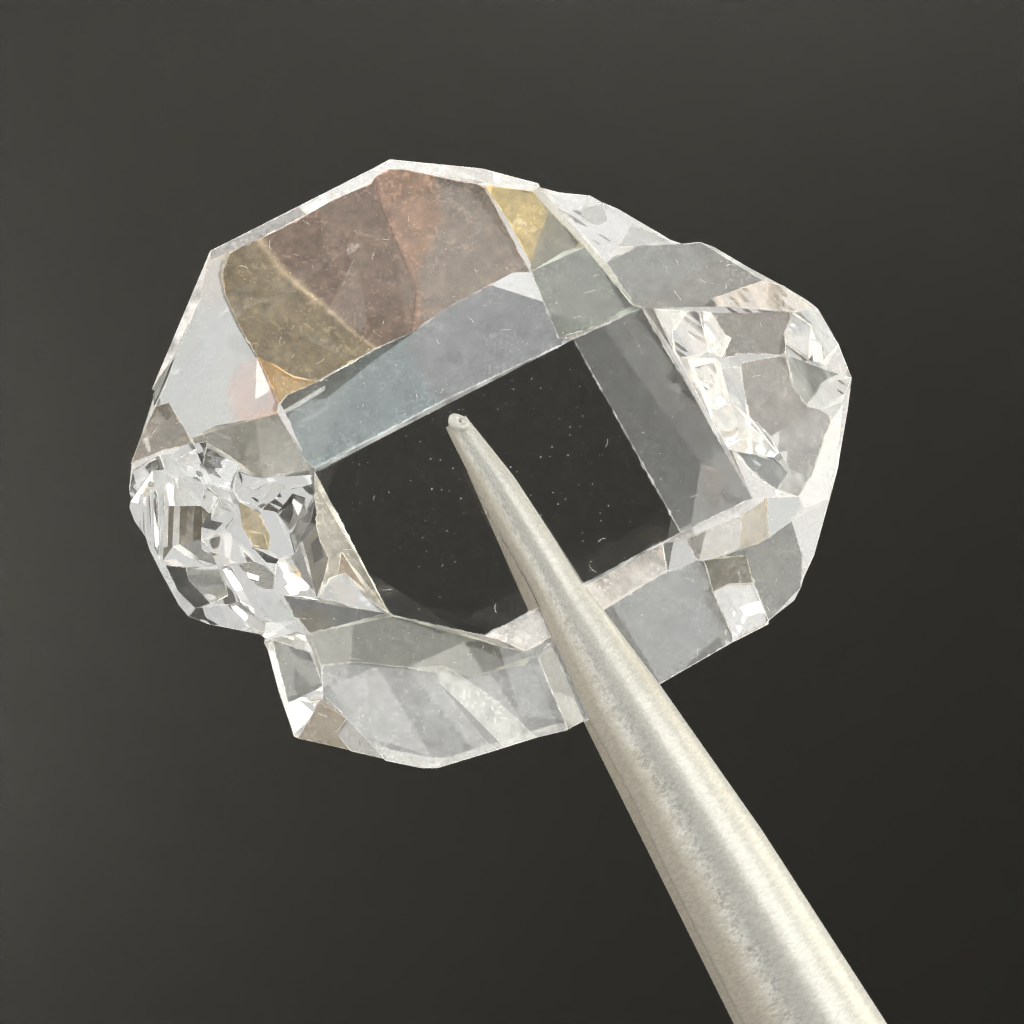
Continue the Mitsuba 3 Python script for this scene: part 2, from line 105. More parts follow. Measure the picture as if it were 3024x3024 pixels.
# (kind, haze of the face, dust or painted light colour number, painted tone shared by several facets or 0, plane, loops)
FACET = [
    ('rim_facet', 0.3, 1, 0, (0.1401, -0.5228, 15.5257), [[0, 1, 2, 3, 4, 5, 6, 7, 8, 9, 10, 11, 12, 13, 14, 15, 16, 17, 18, 19, 20, 21, 22, 23, 24, 25, 26, 27]]),
    ('rim_facet', 0.018, 0, 0, (-0.12415, 0.24986, -2.85056), [[3, 28, 29, 30, 4]]),
    ('rim_facet', 0.3, 1, 0, (-0.31788, 0.08183, -8.06572), [[28, 31, 29]]),
    ('crown_facet', 0.24, 2, 0, (0.33632, -0.42656, 13.83266), [[31, 32, 33, 34, 35, 36, 37, 29]]),
    ('rim_facet', 0.3, 1, 0, (0.58899, 0.0959, 18.16952), [[32, 38, 39, 40, 41, 34, 33]]),
    ('fracture_facet', 0.036, 0, -1, (0.58232, 0.73231, 16.498), [[38, 42, 43, 44, 40, 39]]),
    ('fracture_facet', 0.03, 0, -1, (0.56711, 0.11268, 16.91203), [[42, 45, 46, 47, 48, 49]]),
    ('fracture_facet', 0.03, 0, -1, (0.62852, 0.47662, 18.50644), [[47, 50, 51, 52, 53, 54, 55, 56, 57, 58, 59, 60, 61]]),
    ('fracture_facet', 0.03, 0, -1, (0.64951, 0.35692, 18.72197), [[35, 34, 41, 40, 44, 43, 56, 55, 62, 52, 51, 50, 63, 64, 65, 66, 67, 68, 69, 70, 71, 72, 73, 74, 75, 76, 77, 78, 79, 80, 81, 82, 83]]),
    ('fracture_facet', 0.036, 0, -1, (0.57954, 0.27212, 16.31551), [[65, 84, 85, 86, 87, 88, 89, 66]]),
    ('fracture_facet', 0.03, 0, -1, (-0.21018, -0.10704, -3.2125), [[85, 90, 91, 86]]),
    ('fracture_facet', 0.036, 0, -1, (0.2012, 0.85836, 14.99799), [[92, 93, 94, 95, 96, 91, 90, 97, 98]]),
    ('rim_facet', 0.3, 1, 0, (-0.23626, -0.77655, -7.87496), [[97, 99, 100, 98]]),
    ('rim_facet', 0.3, 1, 0, (-0.44044, 0.20858, -0.652), [[101, 102, 103, 104, 100, 99]]),
    ('crown_facet', 0.18, 1, 0, (0.44169, 0.47751, 19.45167), [[105, 104, 103, 106, 107, 108, 109, 110, 111]]),
    ('crown_facet', 0.18, 3, 0, (-0.10315, 0.37584, 10.26265), [[112, 109, 108, 107, 113, 114]]),
    ('crown_facet', 0.06, 0, 0, (-0.26339, 0.29687, 8.15353), [[113, 115, 112, 114]]),
    ('crown_facet', 0.372, 4, 5, (-0.20511, -0.16075, 2.10578), [[115, 116, 117, 118, 119, 120, 121, 122, 123, 124, 125, 126, 105, 111, 110, 112]]),
    ('crown_facet', 0.06, 5, 5, (-0.20511, -0.16075, 2.10578), [[118, 127, 128, 121, 120, 119]]),  # darker band painted beside the tweezer tip reflection
    ('crown_facet', 0.72, 6, 5, (-0.20511, -0.16075, 2.10578), [[129, 130, 131, 123, 122, 121, 128, 127, 132, 133, 134]]),  # reflection of the tweezer tip painted as a pale streak
    ('crown_facet', 0.372, 4, 5, (-0.20511, -0.16075, 2.10578), [[132, 135, 136, 137, 138, 139, 140, 141, 142, 134, 133]]),
    ('crown_facet', 0.15, 0, 0, (0.34358, 0.61156, 11.4271), [[135, 143, 137, 136]]),
    ('crown_facet', 0.162, 0, 4, (-0.1838, -0.05023, 5.9072), [[143, 144, 145, 146, 147, 148, 149, 137]]),
    ('crown_facet', 0.144, 0, 4, (-0.1838, -0.05023, 5.9072), [[145, 150, 151, 152, 153, 154, 147, 146]]),
    ('crown_facet', 0.15, 1, 0, (-0.22377, -0.14451, 6.30728), [[150, 155, 156, 157, 158, 151]]),
    ('crown_facet', 0.156, 0, 0, (-0.13242, -0.0186, 5.91839), [[156, 159, 160, 161, 162, 163, 164, 165, 166, 167, 168, 157]]),
    ('rim_facet', 0.252, 1, 0, (-0.23305, 0.02406, 8.22653), [[161, 169, 170, 171, 163, 162]]),
    ('rim_facet', 0.3, 1, 0, (-0.41037, -0.1351, 12.76857), [[170, 172, 173, 174, 175, 176, 177, 178]]),
    ('rim_facet', 0.3, 1, 0, (-0.56528, -0.14974, 16.78929), [[175, 179, 180, 181]]),
    ('rim_facet', 0.3, 1, 0, (-0.51727, -0.27435, 17.40081), [[179, 182, 183, 184, 185]]),
    ('rim_facet', 0.3, 1, 0, (-0.29262, 0.34907, 1.29253), [[184, 186, 187]]),
    ('crown_facet', 0.168, 0, 0, (-0.21129, -0.18329, 9.88775), [[188, 189, 190, 191, 192, 193, 194, 195, 196, 197, 198, 199, 187, 186]]),
    ('crown_facet', 0.18, 1, -1, (0.21062, -0.36486, 9.52896), [[191, 200, 201, 202, 203, 204, 205, 206, 207, 208, 24, 209, 210, 194, 193, 192, 211, 212]]),
    ('crown_facet', 0.18, 1, -1, (0.22452, -0.43057, 10.91509), [[201, 213, 214]]),
    ('crown_facet', 0.18, 1, 0, (0.26161, -0.41166, 10.41806), [[213, 208, 207, 206, 205, 214]]),
    ('crown_facet', 0.27, 7, 1, (-0.09757, -0.23881, 6.21322), [[16, 15, 14, 13, 12, 215, 216, 217, 218, 219, 220, 221, 222, 223, 224, 225, 226]]),
    ('crown_facet', 0.24, 8, 1, (-0.09757, -0.23881, 6.21322), [[12, 11, 215]]),
    ('crown_facet', 0.3, 9, 1, (-0.09757, -0.23881, 6.21322), [[10, 227, 228, 229, 230, 231, 232, 233, 218, 217, 216, 215, 11]]),
    ('crown_facet', 0.35, 10, 2, (0.53774, 0.15987, 14.62941), [[8, 7, 6, 234, 228, 227, 10, 9]]),
    ('crown_facet', 0.156, 11, 2, (0.53774, 0.15987, 14.62941), [[229, 228, 234, 6, 5, 235, 236, 237, 238, 37, 36, 239, 240, 241, 242, 230]]),
    ('crown_facet', 0.42, 12, 0, (-0.41668, -0.06237, -1.84466), [[231, 230, 243, 244, 245, 246, 233, 232]]),
    ('crown_facet', 0.18, 13, 6, (0.23623, -0.46188, 11.69703), [[218, 233, 246, 245, 244, 247, 248, 249, 250, 251, 219]]),
    ('crown_facet', 0.168, 4, 6, (0.23623, -0.46188, 11.69703), [[220, 219, 251, 250, 252, 253, 254, 255, 256, 257, 258]]),
    ('crown_facet', 0.3, 14, 1, (-0.09757, -0.23881, 6.21322), [[256, 259, 22, 21, 20, 260, 223, 222, 221, 220, 258, 257]]),
    ('crown_facet', 0.34, 15, 1, (-0.09757, -0.23881, 6.21322), [[17, 16, 226, 225, 224, 223, 260, 20, 19, 18]]),
    ('rim_facet', 0.3, 1, 0, (0.14227, -0.3794, 10.3589), [[22, 259, 256, 261, 262]]),
    ('crown_facet', 0.26, 16, 0, (0.24948, -0.03165, 9.68541), [[249, 248, 263, 240, 239, 36, 35, 83, 264, 265, 266, 267, 268, 269]]),
    ('rim_facet', 0.3, 1, 0, (-0.3773, -1.02023, 4.97236), [[248, 247, 244, 263]]),
    ('table_facet', 0.007, 0, 0, (0.1, -0.09, 7.13046), [[250, 249, 270, 271, 272, 273, 274, 275, 276, 277, 278, 253, 252]]),
    ('crown_facet', 0.144, 17, 0, (-0.1594, -0.18895, 8.58607), [[256, 255, 254, 279, 196, 195, 280, 281, 282]]),
    ('rim_facet', 0.3, 1, 0, (-0.7727, 0.85173, -1.71715), [[254, 253, 196, 279]]),
    ('crown_facet', 0.42, 18, 2, (0.53774, 0.15987, 14.62941), [[244, 243, 230, 242, 241, 240, 263]]),
    ('crown_facet', 0.5, 19, 3, (-0.19809, -0.1583, 6.38873), [[23, 22, 262, 261, 283, 284, 285]]),
    ('crown_facet', 0.35, 20, 0, (0.10013, -0.4436, 11.73221), [[23, 285, 286, 281, 280, 195, 194, 210, 209, 24]]),
    ('crown_facet', 0.22, 21, 3, (-0.19809, -0.1583, 6.38873), [[285, 284, 283, 261, 256, 282, 281, 286]]),
    ('crown_facet', 0.03, 0, -1, (-0.4805, -0.31805, 15.30473), [[192, 191, 212, 211]]),
    ('crown_facet', 0.03, 0, -1, (-0.12303, -0.56201, 16.21209), [[201, 214, 205, 204, 203, 202]]),
    ('crown_facet', 0.4, 22, -1, (-0.57171, -0.0704, 15.42023), [[187, 199, 198, 287, 185, 184]]),
    ('crown_facet', 0.042, 0, -1, (-0.5638, -0.04338, 13.30239), [[198, 197, 288, 289, 290, 287]]),
    ('crown_facet', 0.042, 0, -1, (-0.31111, -0.06031, 10.30376), [[197, 196, 291]]),
    ('chip_facet', 0.06, 0, -1, (-0.61481, -0.38768, 21.4797), [[185, 287, 292, 293, 294, 295, 296, 180, 179]]),
    ('chip_facet', 0.18, 1, -1, (-0.08604, -0.9206, 16.46951), [[287, 297, 298, 299, 300, 301, 293, 292]]),
    ('crown_facet', 0.144, 1, 7, (-0.38708, -0.12528, 11.64491), [[297, 287, 290, 302, 303, 304, 305, 306, 298]]),
    ('chip_facet', 0.06, 0, -1, (-0.29097, -0.58234, 16.25244), [[298, 306, 307, 299]]),
    ('chip_facet', 0.06, 0, -1, (-0.51554, 0.24679, 11.42006), [[306, 308, 309, 310, 181, 180, 296, 299, 307]]),
    ('crown_facet', 0.252, 1, 7, (-0.22261, -0.09247, 8.27435), [[308, 306, 311, 312, 313, 314, 315, 316, 317, 318, 319, 309]]),
    ('chip_facet', 0.06, 0, -1, (-0.58974, -0.17932, 17.66739), [[309, 319, 177, 176, 175, 181, 310]]),
    ('rim_facet', 0.3, 1, 0, (-0.25461, 0.05102, 7.7614), [[319, 318, 177]]),
    ('rim_facet', 0.27, 1, 0, (-0.53379, 0.14649, 14.35552), [[318, 317, 320, 321, 178, 177]]),
    ('crown_facet', 0.216, 1, 7, (-0.21949, -0.03128, 7.95793), [[320, 317, 316, 322]]),
    ('rim_facet', 0.27, 1, 0, (-0.29172, -0.11979, 9.58274), [[320, 323, 171, 170, 178, 321]]),
    ('crown_facet', 0.042, 0, -1, (-0.51636, 0.31282, 13.50445), [[323, 320, 322, 316, 324, 325, 326]]),
    ('crown_facet', 0.042, 0, 0, (-0.25198, 0.04071, 9.06051), [[323, 327, 164, 163, 171]]),
    ('crown_facet', 0.216, 1, -1, (-0.29471, -0.237, 10.67667), [[327, 323, 326, 328, 329, 330, 331]]),
    ('rim_facet', 0.3, 1, 0, (-0.22776, -0.24576, 10.21545), [[327, 331, 278, 277, 332, 333]]),
    ('rim_facet', 0.3, 1, 0, (-0.44617, -0.30247, 15.11864), [[331, 334, 335, 336, 291, 196]]),
    ('crown_facet', 0.042, 0, -1, (-0.10444, -0.23568, 8.11366), [[334, 331, 330]]),
    ('crown_facet', 0.216, 1, -1, (-0.94591, -0.08807, 21.30137), [[336, 335, 334, 330, 329, 324, 316, 314, 313, 337, 338, 339, 340, 341], [342, 343, 344, 345, 346]]),
    ('crown_facet', 0.12, 1, -1, (-0.39407, -0.43809, 16.97174), [[291, 336, 341, 347, 348, 289, 288, 349]]),
    ('crown_facet', 0.216, 1, -1, (-0.68827, -0.20439, 17.16174), [[288, 197, 291, 349]]),
    ('crown_facet', 0.18, 1, -1, (-0.94997, 0.00743, 19.05484), [[289, 348, 347, 304, 303, 302, 290]]),
    ('crown_facet', 0.042, 0, -1, (-0.66647, 0.16658, 13.59357), [[347, 341, 340, 339, 312, 311, 306, 305, 304]]),
    ('crown_facet', 0.036, 0, -1, (-0.76998, 0.1414, 16.05361), [[339, 338, 337, 313, 312]]),
    ('crown_facet', 0.036, 0, -1, (-0.74876, 0.19476, 16.40866), [[314, 316, 315]]),
    ('crown_facet', 0.03, 0, -1, (-0.19913, -0.03057, 7.84632), [[324, 329, 328, 326, 325]]),
    ('crown_facet', 0.24, 1, -1, (-0.81674, -0.03781, 18.83002), [[346, 345, 344, 343, 342]]),
    ('chip_facet', 0.06, 0, -1, (-0.5796, -0.06091, 16.72697), [[299, 296, 300]]),
    ('chip_facet', 0.03, 0, -1, (-0.82225, -0.05263, 21.86891), [[301, 300, 296, 295, 294, 293]]),
    ('table_facet', 0.02, 0, 0, (-0.19809, -0.28331, 11.25918), [[253, 278, 331, 196]]),
    ('crown_facet', 0.72, 1, 0, (-0.29983, -0.24741, 6.38067), [[277, 276, 275, 350, 351, 139, 138, 352, 149, 148]]),
    ('rim_facet', 0.3, 1, 0, (-0.41971, -0.12584, 4.46309), [[275, 274, 353, 354, 351, 350]]),
    ('crown_facet', 0.12, 23, 0, (-0.20481, -0.09984, 3.49861), [[274, 273, 272, 271, 355, 126, 125, 124, 123, 131, 130, 129, 134, 142, 141, 140, 139, 351, 354, 353]]),
    ('crown_facet', 0.4, 24, 0, (-0.71811, -0.3756, -4.10082), [[271, 270, 356, 357, 358, 359, 360, 361, 362, 363, 364, 365, 366, 367, 368, 369, 370, 371, 372, 373, 374, 375, 376, 377]]),
    ('fracture_facet', 0.03, 0, -1, (0.56825, 0.78428, 13.85209), [[378, 379, 380, 381, 382, 383, 384, 385, 386, 387, 388, 389, 390, 391, 392, 393, 358, 357, 356, 270, 249, 269]]),
    ('crown_facet', 0.042, 0, 0, (0.20496, 0.92763, 5.54201), [[277, 148, 147, 154, 332]]),
    ('rim_facet', 0.3, 1, 0, (-0.28655, -0.20434, 5.63476), [[149, 352, 138, 137]]),
    ('crown_facet', 0.36, 1, 0, (-0.34185, 0.4403, 11.82926), [[332, 154, 153, 167, 166, 333]]),
    ('crown_facet', 0.3, 25, 0, (-0.38044, 0.41805, 12.17595), [[333, 166, 165, 164, 327]]),
    ('crown_facet', 0.2, 21, 0, (-0.13242, -0.0186, 5.91839), [[167, 153, 152, 151, 158, 157, 168]]),
    ('crown_facet', 0.084, 0, 0, (0.19372, -0.06983, 8.57726), [[355, 271, 394, 395, 396, 397, 398]]),
    ('crown_facet', 0.06, 0, 0, (-0.20413, 0.25434, 7.63735), [[112, 110, 109]]),
    ('rim_facet', 0.3, 1, 0, (-0.26847, -0.14609, 0.81725), [[105, 126, 355, 398, 399, 400, 401, 402]]),
    ('crown_facet', 0.18, 1, 0, (0.85351, 0.41716, 23.80752), [[100, 403, 402, 401, 400, 404]]),
    ('crown_facet', 0.12, 0, 0, (0.36522, 0.05868, 11.92982), [[403, 100, 104, 105, 402]]),
    ('crown_facet', 0.048, 0, 0, (0.79365, -0.2782, 16.04762), [[100, 404, 400, 399, 92, 98]]),
    ('fracture_facet', 0.036, 0, -1, (0.65657, 0.24318, 18.16108), [[396, 405, 406, 407, 95, 94, 93, 92, 399, 398, 397]]),
    ('rim_facet', 0.3, 1, 0, (-0.53455, -1.01821, -8.59134), [[396, 395, 394, 370, 408]]),
    ('crown_facet', 0.15, 0, 0, (0.794, -0.23086, 14.79575), [[372, 371, 370, 394, 271, 377, 376]]),
    ('fracture_facet', 0.03, 0, -1, (0.51232, 0.55431, 13.68556), [[359, 358, 393, 392, 409, 410, 411, 412, 413, 414, 415, 416, 361, 360]]),
    ('fracture_facet', 0.012, 0, -1, (-0.13771, -0.17056, 4.14153), [[417, 418, 419, 420, 421, 365, 364, 363, 362, 361]]),
    ('fracture_facet', 0.15, 26, -1, (0.13718, 0.10499, 9.66471), [[422, 423, 424, 366, 365, 421, 420, 425, 408, 369, 368, 367]]),
    ('fracture_facet', 0.018, 0, -1, (-0.24689, 0.39949, 4.72746), [[367, 366, 424, 423, 422]]),
    ('fracture_facet', 0.03, 0, -1, (-0.48689, 1.04184, 6.04176), [[370, 369, 408]]),
    ('crown_facet', 0.4, 27, 0, (-0.27705, -0.15742, 2.29419), [[376, 375, 374, 373, 372]]),
    ('crown_facet', 0.156, 11, 2, (0.53774, 0.15987, 14.62941), [[30, 29, 37]]),
    ('crown_facet', 0.156, 28, 2, (0.53774, 0.15987, 14.62941), [[4, 30, 37, 238, 237, 236, 235, 5]]),
    ('fracture_facet', 0.036, 0, -1, (0.45468, -0.15021, 13.79805), [[268, 383, 382, 381, 380, 379, 378, 269]]),
    ('fracture_facet', 0.03, 0, -1, (0.14905, -0.84156, 9.922), [[383, 268, 267]]),
    ('fracture_facet', 0.036, 0, -1, (0.38265, -0.5062, 14.18531), [[383, 267, 266, 265, 426, 427, 428, 429, 385, 384]]),
    ('fracture_facet', 0.03, 0, -1, (0.50704, 0.01204, 15.51148), [[264, 83, 82, 430, 426, 265]]),
    ('fracture_facet', 0.15, 1, -1, (0.77982, 0.31888, 20.76648), [[396, 408, 425, 420, 419, 431, 432, 433, 434, 405]]),
    ('fracture_facet', 0.15, 1, -1, (0.71418, -0.29298, 21.80478), [[43, 42, 49, 435, 436, 61, 60, 437, 57, 56]]),
    ('fracture_facet', 0.03, 0, -1, (0.68386, 0.73058, 20.49859), [[437, 60, 59, 58, 57]]),
    ('fracture_facet', 0.03, 0, -1, (0.55386, 0.22855, 16.47921), [[436, 435, 49, 48, 47, 61]]),
    ('fracture_facet', 0.03, 0, -1, (0.5937, 0.11135, 17.0423), [[52, 62, 55]]),
    ('fracture_facet', 0.12, 1, -1, (0.74794, 0.40472, 21.16192), [[72, 438, 439, 440, 441, 442, 74, 73]]),
    ('fracture_facet', 0.15, 29, -1, (0.68508, 0.0688, 19.46551), [[438, 72, 71, 443]]),
    ('fracture_facet', 0.15, 29, -1, (0.22003, 0.09702, 7.15112), [[439, 438, 443, 444]]),
    ('fracture_facet', 0.15, 29, -1, (0.70061, 0.00725, 19.85248), [[440, 439, 444, 445]]),
    ('fracture_facet', 0.15, 29, -1, (0.14747, 0.04379, 5.82033), [[441, 440, 445, 446]]),
    ('fracture_facet', 0.15, 1, -1, (0.66538, 0.32029, 19.13679), [[441, 447, 75, 74, 442]]),
    ('fracture_facet', 0.15, 29, -1, (0.31472, -0.06172, 10.14679), [[447, 441, 446, 448]]),
    ('fracture_facet', 0.15, 29, -1, (-0.12067, 0.27696, -0.14614), [[447, 448, 449, 450, 451, 452, 76, 75]]),
    ('fracture_facet', 0.15, 29, -1, (-0.30528, -0.05108, -4.41367), [[77, 76, 452]]),
    ('fracture_facet', 0.03, 0, -1, (0.45428, 0.12703, 13.73804), [[77, 452, 453, 454]]),
    ('fracture_facet', 0.018, 0, -1, (0.17445, 0.08594, 7.11046), [[452, 451, 455, 456, 453]]),
    ('fracture_facet', 0.024, 0, -1, (0.39665, 0.2171, 12.59415), [[449, 448, 446, 445, 457, 458, 459, 460, 461, 450]]),
    ('fracture_facet', 0.15, 1, -1, (0.90879, -0.66558, 22.72222), [[444, 462, 458, 457, 445]]),
    ('fracture_facet', 0.03, 0, -1, (0.76776, -0.06028, 20.84321), [[444, 70, 463, 464, 465, 458, 462]]),
    ('fracture_facet', 0.15, 29, -1, (0.04185, 0.49141, 3.03503), [[70, 444, 443, 71]]),
    ('fracture_facet', 0.03, 0, -1, (0.69238, 0.19252, 19.1319), [[451, 450, 466, 467, 468, 469, 470, 434, 433, 471, 472, 473, 474, 475, 476, 386, 385, 429, 428, 79, 477, 478, 479, 480, 456, 455]]),
    ('fracture_facet', 0.024, 0, -1, (0.3909, -0.52853, 14.9466), [[82, 81, 80, 79, 428, 427, 430]]),
    ('fracture_facet', 0.03, 0, -1, (0.01925, -0.84561, 7.19943), [[430, 427, 426]]),
    ('fracture_facet', 0.15, 1, -1, (0.63158, -0.18219, 16.66548), [[391, 390, 389, 388, 410, 409, 392]]),
    ('fracture_facet', 0.03, 0, -1, (0.8861, 0.70086, 26.07416), [[55, 54, 53, 52]]),
    ('fracture_facet', 0.15, 1, -1, (0.53646, 0.35746, 15.64256), [[79, 78, 77, 454, 477]]),
    ('fracture_facet', 0.024, 0, -1, (0.66996, -0.14741, 18.63177), [[477, 454, 453, 456, 480, 479, 478]]),
    ('fracture_facet', 0.03, 0, -1, (0.67084, -0.08842, 17.29874), [[388, 387, 386, 481, 482, 483, 473, 484, 432, 431, 485, 486, 412, 411, 410]]),
    ('fracture_facet', 0.03, 0, -1, (0.60027, 0.16678, 17.10096), [[450, 461, 487]]),
    ('fracture_facet', 0.2, 30, -1, (0.65766, -0.22856, 17.18438), [[461, 460, 488, 489, 490, 487]]),
    ('fracture_facet', 0.03, 0, -1, (0.63659, -0.02726, 17.44273), [[460, 459, 491, 492, 488]]),
    ('fracture_facet', 0.15, 1, -1, (0.78314, -0.36766, 19.60546), [[459, 458, 465]]),
    ('fracture_facet', 0.03, 0, -1, (-0.03228, 0.82074, 5.26947), [[491, 459, 465, 464, 493, 89, 494, 492]]),
    ('fracture_facet', 0.15, 1, -1, (0.67424, -0.20676, 17.73238), [[469, 468, 467, 466, 450, 487, 490, 489]]),
    ('fracture_facet', 0.024, 0, -1, (0.35454, 0.46512, 13.66648), [[469, 489, 495, 496, 497, 498, 499, 500, 405, 434, 470]]),
    ('fracture_facet', 0.03, 0, -1, (0.78609, 0.61526, 22.99488), [[489, 488, 501, 502, 503, 504, 96, 95, 407, 406, 405, 500, 499, 496, 495]]),
    ('fracture_facet', 0.2, 30, -1, (0.7478, -0.25106, 19.28112), [[464, 463, 70, 69]]),
    ('fracture_facet', 0.012, 0, -1, (0.09208, 0.20769, 4.00705), [[464, 69, 68, 67, 66, 89, 493]]),
    ('fracture_facet', 0.018, 0, -1, (0.02005, 1.01387, 6.48494), [[412, 486, 505, 416, 415, 506, 507, 508, 509]]),
    ('fracture_facet', 0.03, 0, -1, (-0.21879, 0.72246, 3.32314), [[486, 485, 505]]),
    ('fracture_facet', 0.024, 0, -1, (-1.08457, -0.20242, -11.38336), [[485, 431, 419, 418, 417, 361, 416, 505]]),
    ('fracture_facet', 0.018, 0, -1, (-0.10706, -0.21893, 2.23252), [[473, 472, 471, 433, 432, 484]]),
    ('fracture_facet', 0.35, 31, -1, (-0.42546, -0.99169, -6.457), [[474, 473, 483]]),
    ('fracture_facet', 0.35, 31, -1, (-0.32671, -0.20456, -2.31729), [[510, 483, 482, 481, 386, 476, 475, 474, 511]]),
    ('fracture_facet', 0.3, 32, -1, (-0.88791, -0.36003, -13.64718), [[511, 474, 483, 510]]),
    ('fracture_facet', 0.018, 0, -1, (0.05061, 0.16224, 6.51651), [[415, 414, 413, 412, 512, 507, 513]]),
    ('fracture_facet', 0.12, 1, -1, (0.52141, 0.32928, 14.5969), [[415, 513, 507, 506]]),
    ('fracture_facet', 0.018, 0, -1, (-0.1706, 0.49916, 2.88028), [[507, 512, 412, 509, 508]]),
    ('fracture_facet', 0.03, 0, -1, (0.55405, 0.3265, 16.18386), [[492, 494, 89, 88, 504]]),
    ('fracture_facet', 0.15, 1, -1, (0.36025, 1.00283, 17.65991), [[88, 87, 86, 91, 96, 504]]),
    ('fracture_facet', 0.12, 1, -1, (0.14642, 0.9611, 11.43308), [[488, 492, 504, 503, 502, 501]]),
    ('fracture_facet', 0.12, 1, -1, (0.39619, 1.07717, 17.50892), [[496, 499, 498, 497]]),
]
DUST_OR_LIGHT = [(0.8, 0.8, 0.77), (0.9, 0.85, 0.8), (0.65, 0.55, 0.45), (0.7, 0.6, 0.55), (0.8, 0.8, 0.8), (0.7, 0.7, 0.7), (0.9, 0.9, 0.85), (0.7, 0.5, 0.4), (0.7, 0.6, 0.5), (0.75, 0.6, 0.4), (0.8, 0.7, 0.6), (0.8, 0.8, 0.75), (0.85, 0.55, 0.25), (0.7, 0.8, 0.8), (0.8, 0.65, 0.55), (0.85, 0.55, 0.4), (0.75, 0.7, 0.6), (0.75, 0.8, 0.7), (0.8, 0.55, 0.45), (0.9, 0.7, 0.35), (0.85, 0.8, 0.6), (0.7, 0.65, 0.5), (0.85, 0.75, 0.65), (0.75, 0.75, 0.65), (0.8, 0.75, 0.65), (0.8, 0.65, 0.45), (0.6, 0.5, 0.4), (0.75, 0.6, 0.45), (0.75, 0.8, 0.8), (0.6, 0.5, 0.35), (0.9, 0.7, 0.6), (0.85, 0.7, 0.45), (0.9, 0.75, 0.45)]  # dust colours, and tints that paint light refracted in the stone
BACK = np.array([[0.0, 0.0, -9.0], [0.443394, 0.306601, -15.743548], [0.238106, 0.632256, -18.916588], [-0.051431, 0.612517, -18.763207], [-0.525351, 0.177586, -16.56536], [-0.44488, -0.207124, -15.203293], [-0.32451, -0.502973, -15.09046], [0.179373, -0.332257, -12.181407], [0.703126, -0.130921, -18.367636]])      # planes of the back of the stone; the stone lies in front of all of them


def facet_z(f, v):
    a, b, c = FACET[f][4]
    return a * CORNER[v][0] + b * CORNER[v][1] + c


def back_z(x, y):
    return float((BACK[:, 0] * x + BACK[:, 1] * y + BACK[:, 2]).max())


def dust(p, n, uv):
    """Share of the face covered by dust, etching, worn edge and painted tones of refracted light. uv = (haze of the facet, distance to its edge in mm)."""
    x, y = p.x * 1000, p.z * 1000 + p.y * 350
    cloud = fbm(x * 1.1, y * 1.1, 2.5, octaves=4)
    fleck = smoothstep(0.60, 0.82, noise(x * 4.6, y * 4.6, 6.0)) * smoothstep(0.35, 0.65, noise(x * 0.7, y * 0.7, 1.0))
    grit = noise(x * 13, y * 13, 8.0)
    w = uv.x * (0.22 + 1.30 * cloud + 0.45 * fleck + 0.24 * (grit - 0.5))
    j = 0.34 * dr.maximum(fbm(x * 2.3, y * 2.3, 3.7, octaves=4) - 0.42, 0.0) + 0.03 * grit
    w = w + 0.75 * smoothstep(j + 0.035, j - 0.03, uv.y) * smoothstep(0.15, 0.75, noise(x * 0.9, y * 0.9, 4.4))
    d1, d2, r = voronoi(x * 1.3, y * 1.3)
    clump = 0.70 + 0.26 * noise(x * 0.35, y * 0.35, 5.5)
    w = w + (0.25 + 0.6 * noise(x * 3, y * 3, 7.7)) * dr.select((r > clump) & (d1 < 0.02 + 0.30 * (r - clump)), 1.0, 0.0)
    s = noise(x * 0.9 + y * 0.35, y * 13.0 - x * 5.0, 9.1)
    w = w + 0.16 * smoothstep(0.93, 0.99, s) * (0.1 + 3 * uv.x)
    return dr.clip(w, 0.0, 0.95)


def milky_dust(p, n, uv):
    """the dust, and the milky streaked veil that runs through the right end of the stone"""
    x, y = p.x * 1000, (p.z - WORLD_Z) * 1000
    across, along = x * 0.87 + y * 0.49, y * 0.87 - x * 0.49
    veil = smoothstep(0.46, 0.70, fbm(across * 0.75, along * 0.17, 1.5, octaves=4)) * smoothstep(11.0, 15.0, x)
    return dr.clip(dust(p, n, uv) + 0.40 * veil, 0.0, 0.95)


milky_share = mikit.proc(milky_dust)
dust_tint_share = mikit.proc(dust)
for k, c in enumerate(DUST_OR_LIGHT):
    scene[f'stone_bsdf_{k}'] = dict(type='blendbsdf', weight=dust_tint_share, glass=dict(type='dielectric', int_ior=1.55, ext_ior=1.0),
                                    dust_tint=dict(type='twosided', bsdf=dict(type='diffuse', reflectance=dict(type='rgb', value=list(c)))))


def ripple(p, n, uv):
    """broken faces are shell-like: slow waves with fine ribs across them"""
    x, y, z = p.x * 1000, p.z * 1000, p.y * 1000
    rib = dr.sin(x * 5.1 + 3.0 * noise(x * .5, y * .5, z * .5) + y * 7.9)
    return 0.00011 * noise(x * 0.42, y * 0.42, z * 0.42 + 3) + 0.0000022 * rib * smoothstep(0.4, 0.7, noise(x * .3, y * .3, 5.0))


ripple_map = mikit.proc(ripple, eps=1e-4)
for k in range(len(DUST_OR_LIGHT)):
    scene[f'broken_stone_bsdf_{k}'] = dict(type='bumpmap', scale=1.0, arbitrary=ripple_map, nested={**scene[f'stone_bsdf_{k}'], 'weight': milky_share})


def add_mesh(key, V, F, bsdf, uv=None):
    V = np.array(V, float)
    scene[key] = mikit.ply((world(V), np.array(F)), bsdf, smooth=False, uv=uv)


def numbered(base):
    if base not in scene:
        return base
    k = 1
    while f'{base}_{k:03d}' in scene:
        k += 1
    return f'{base}_{k:03d}'


